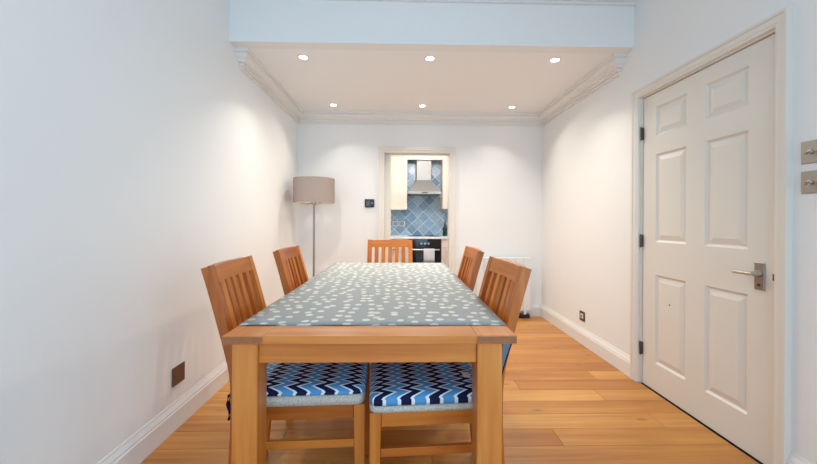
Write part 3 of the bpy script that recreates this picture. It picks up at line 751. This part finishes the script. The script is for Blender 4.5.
hood = empty('cooker_hood', (0.395, TILE_Y, 1.577)); tag(hood, 'stainless steel chimney cooker hood on the tiled wall', 'cooker hood')
box('chimney', (-0.128, 0.128, -0.27, -0.004, 0.255, 0.600), M['steel'], hood, 0.002)
bm = bmesh.new()
lo_ = [(-0.278, -0.47, 0.045), (0.278, -0.47, 0.045), (0.278, -0.004, 0.045), (-0.278, -0.004, 0.045)]
hi_ = [(-0.128, -0.27, 0.2545), (0.128, -0.27, 0.2545), (0.128, -0.004, 0.2545), (-0.128, -0.004, 0.2545)]
a = [bm.verts.new(p) for p in lo_]; b = [bm.verts.new(p) for p in hi_]
for i in range(4): bm.faces.new((a[i], a[(i + 1) % 4], b[(i + 1) % 4], b[i]))
bm.faces.new(list(reversed(a))); bm.faces.new(b)
link('canopy', bm_mesh(bm, 'canopy'), M['steel'], hood)
box('lip', (-0.280, 0.280, -0.472, -0.004, 0, 0.0445), M['steel'], hood, 0.002)
box('control_strip', (-0.05, 0.05, -0.4745, -0.472, 0.014, 0.030), M['black'], hood)

WT = 0.858
tag(box('worktop', (-0.75, 1.65, 5.70, TILE_Y - 0.002, WT - 0.038, WT), M['worktop'], None, 0.004), 'white kitchen worktop below the blue tiles', 'worktop')
hob = empty('hob', (0.395, 5.98, WT)); tag(hob, 'flat black glass hob under the cooker hood', 'hob')
box('glass', (-0.27, 0.27, -0.22, 0.24, 0.0005, 0.007), M['blackglass'], hob, 0.002)
for dx, dy in ((-0.13, -0.1), (0.13, -0.1), (-0.13, 0.12), (0.13, 0.12)):
    lathe('cooking_ring', [(0.070, 0.0072), (0.076, 0.0072), (0.076, 0.0078), (0.070, 0.0078), (0.070, 0.0072)], M['grey_metal'], hob, 24, (dx, dy, 0))
OX0, OX1 = 0.125, 0.668
ov = empty('oven', ((OX0 + OX1) / 2, 5.74, KF)); tag(ov, 'black built in oven with steel handle under the worktop', 'oven')
ow = (OX1 - OX0) / 2
box('body', (-ow, ow, 0, 0.54, 0.14, 0.862), M['black'], ov)
box('control_panel', (-ow, ow, -0.02, -0.0005, 0.715, 0.860), M['blackglass'], ov, 0.002)
for x in (-0.06, 0.0, 0.06):
    lathe('knob', [(0, 0), (0.019, 0), (0.016, 0.022), (0, 0.022)], M['chrome'], ov, 18, (x, -0.0205, 0.79), (math.pi / 2, 0, 0))
od = box('oven_door', (-ow, ow, -0.024, -0.0005, 0.15, 0.711), M['blackglass'], ov, 0.002)
tube('handle', [(-ow + 0.03, -0.062, 0.690), (0, -0.062, 0.690), (ow - 0.03, -0.062, 0.690)], 0.011, M['chrome'], od, 12)
boxes('handle_mount', [(-ow + 0.04, -ow + 0.06, -0.056, -0.024, 0.682, 0.698), (ow - 0.06, ow - 0.04, -0.056, -0.024, 0.682, 0.698)], M['chrome'], od)
# towel folded over the oven handle
bm = bmesh.new(); prof = []
for k in range(9):
    a = math.pi * k / 8; prof.append((-0.016 * math.cos(a), 0.016 * math.sin(a)))
pathT = [(-0.0175, -0.20), (-0.019, -0.13), (-0.017, -0.06)] + prof + [(0.0165, -0.06), (0.0165, -0.15)]
rings = []
for py, pz in pathT:
    rings.append([bm.verts.new((x, py + 0.002 * math.sin(x * 60) * (pz < -0.01 and py < 0), pz)) for x in [-0.09 + 0.018 * i for i in range(11)]])
for a, b in zip(rings, rings[1:]):
    for i in range(10): bm.faces.new((a[i], a[i + 1], b[i + 1], b[i]))
tw = link('towel', bm_mesh(bm, 'towel', smooth=True), M['towel'], loc=(0.462, 5.74 - 0.062, KF + 0.690))
md = tw.modifiers.new('thickness', 'SOLIDIFY'); md.thickness = 0.004; md.offset = 0
tag(tw, 'white towel hanging over the oven handle', 'towel')
for x0, x1, lab in ((-0.70, -0.29, 'pale base cabinet furthest left under the worktop'), (-0.288, 0.122, 'pale base cabinet left of the oven, behind the end chair'), (0.671, 1.10, 'pale base cabinet right of the oven')):
    c = empty('base_cabinet', ((x0 + x1) / 2, 5.75, KF)); tag(c, lab, 'cabinet', 'kitchen base cabinets'); w = (x1 - x0) / 2
    box('body', (-w, w, 0, 0.53, 0.12, 0.864), M['kitchen_wood'], c)
    dr = box('drawer', (-w + 0.002, w - 0.002, -0.024, -0.0005, 0.73, 0.862), M['kitchen_wood'], c, 0.002)
    box('handle', (-0.06, 0.06, -0.045, -0.024, 0.79, 0.802), M['grey_metal'], dr)
    shaker_door(c, -w, w, 0.13, 0.726, -0.0005, (0, 0.69))
    box('plinth_or_shadow', (-w, w, 0.05, 0.07, 0, 0.119), M['kitchen_wood'], c)
bt = empty('bottle', (0.765, 6.02, WT)); tag(bt, 'dark green bottle at the right end of the kitchen worktop', 'bottle')
lathe('body', [(0, 0.0005), (0.036, 0.0005), (0.038, 0.01), (0.038, 0.13), (0.030, 0.16), (0.014, 0.185), (0.014, 0.215), (0, 0.215)], M['bottle'], bt, 24)
lathe('cap', [(0, 0.2155), (0.018, 0.2155), (0.018, 0.245), (0, 0.247)], M['bottle_cap'], bt, 18)
for x, lab in ((-0.105, 'left of two chrome sockets on the blue tiles'), (0.018, 'right of two chrome sockets on the blue tiles')):
    so = empty('kitchen_socket', (x, TILE_Y, 1.065)); tag(so, lab, 'socket', 'kitchen tile sockets')
    box('plate', (-0.052, 0.052, -0.008, -0.0005, -0.046, 0.046), M['white_plastic'], so, 0.002)
    box('insert', (-0.036, 0.036, -0.010, -0.008, -0.032, 0.032), plain('blue grey socket face', srgb(140, 160, 176), 0.4), so)
kl = empty('added_kitchen_lamp', (0.35, 4.75, 2.45)); tag(kl, 'unseen recessed light added in the kitchen ceiling', 'downlight')  # unseen lamp added to brighten the kitchen
lathe('trim_ring', [(0.060, -0.0005), (0.075, -0.0005), (0.072, -0.006), (0.061, -0.007), (0.060, -0.0005)], M['white_plastic'], kl, 28)
lathe('lamp', [(0, -0.0008), (0.0598, -0.0008), (0.0598, -0.005), (0, -0.005)], M['lamp_glow'], kl, 24)
kd = bpy.data.lights.new('kitchen_light', 'POINT'); kd.energy = KITCHEN_POWER; kd.color = (1.0, 0.97, 0.93); kd.shadow_soft_size = 0.1
ko = bpy.data.objects.new('kitchen_light', kd); COL.objects.link(ko); ko.parent = kl; ko.location = (0, 0, -0.15)
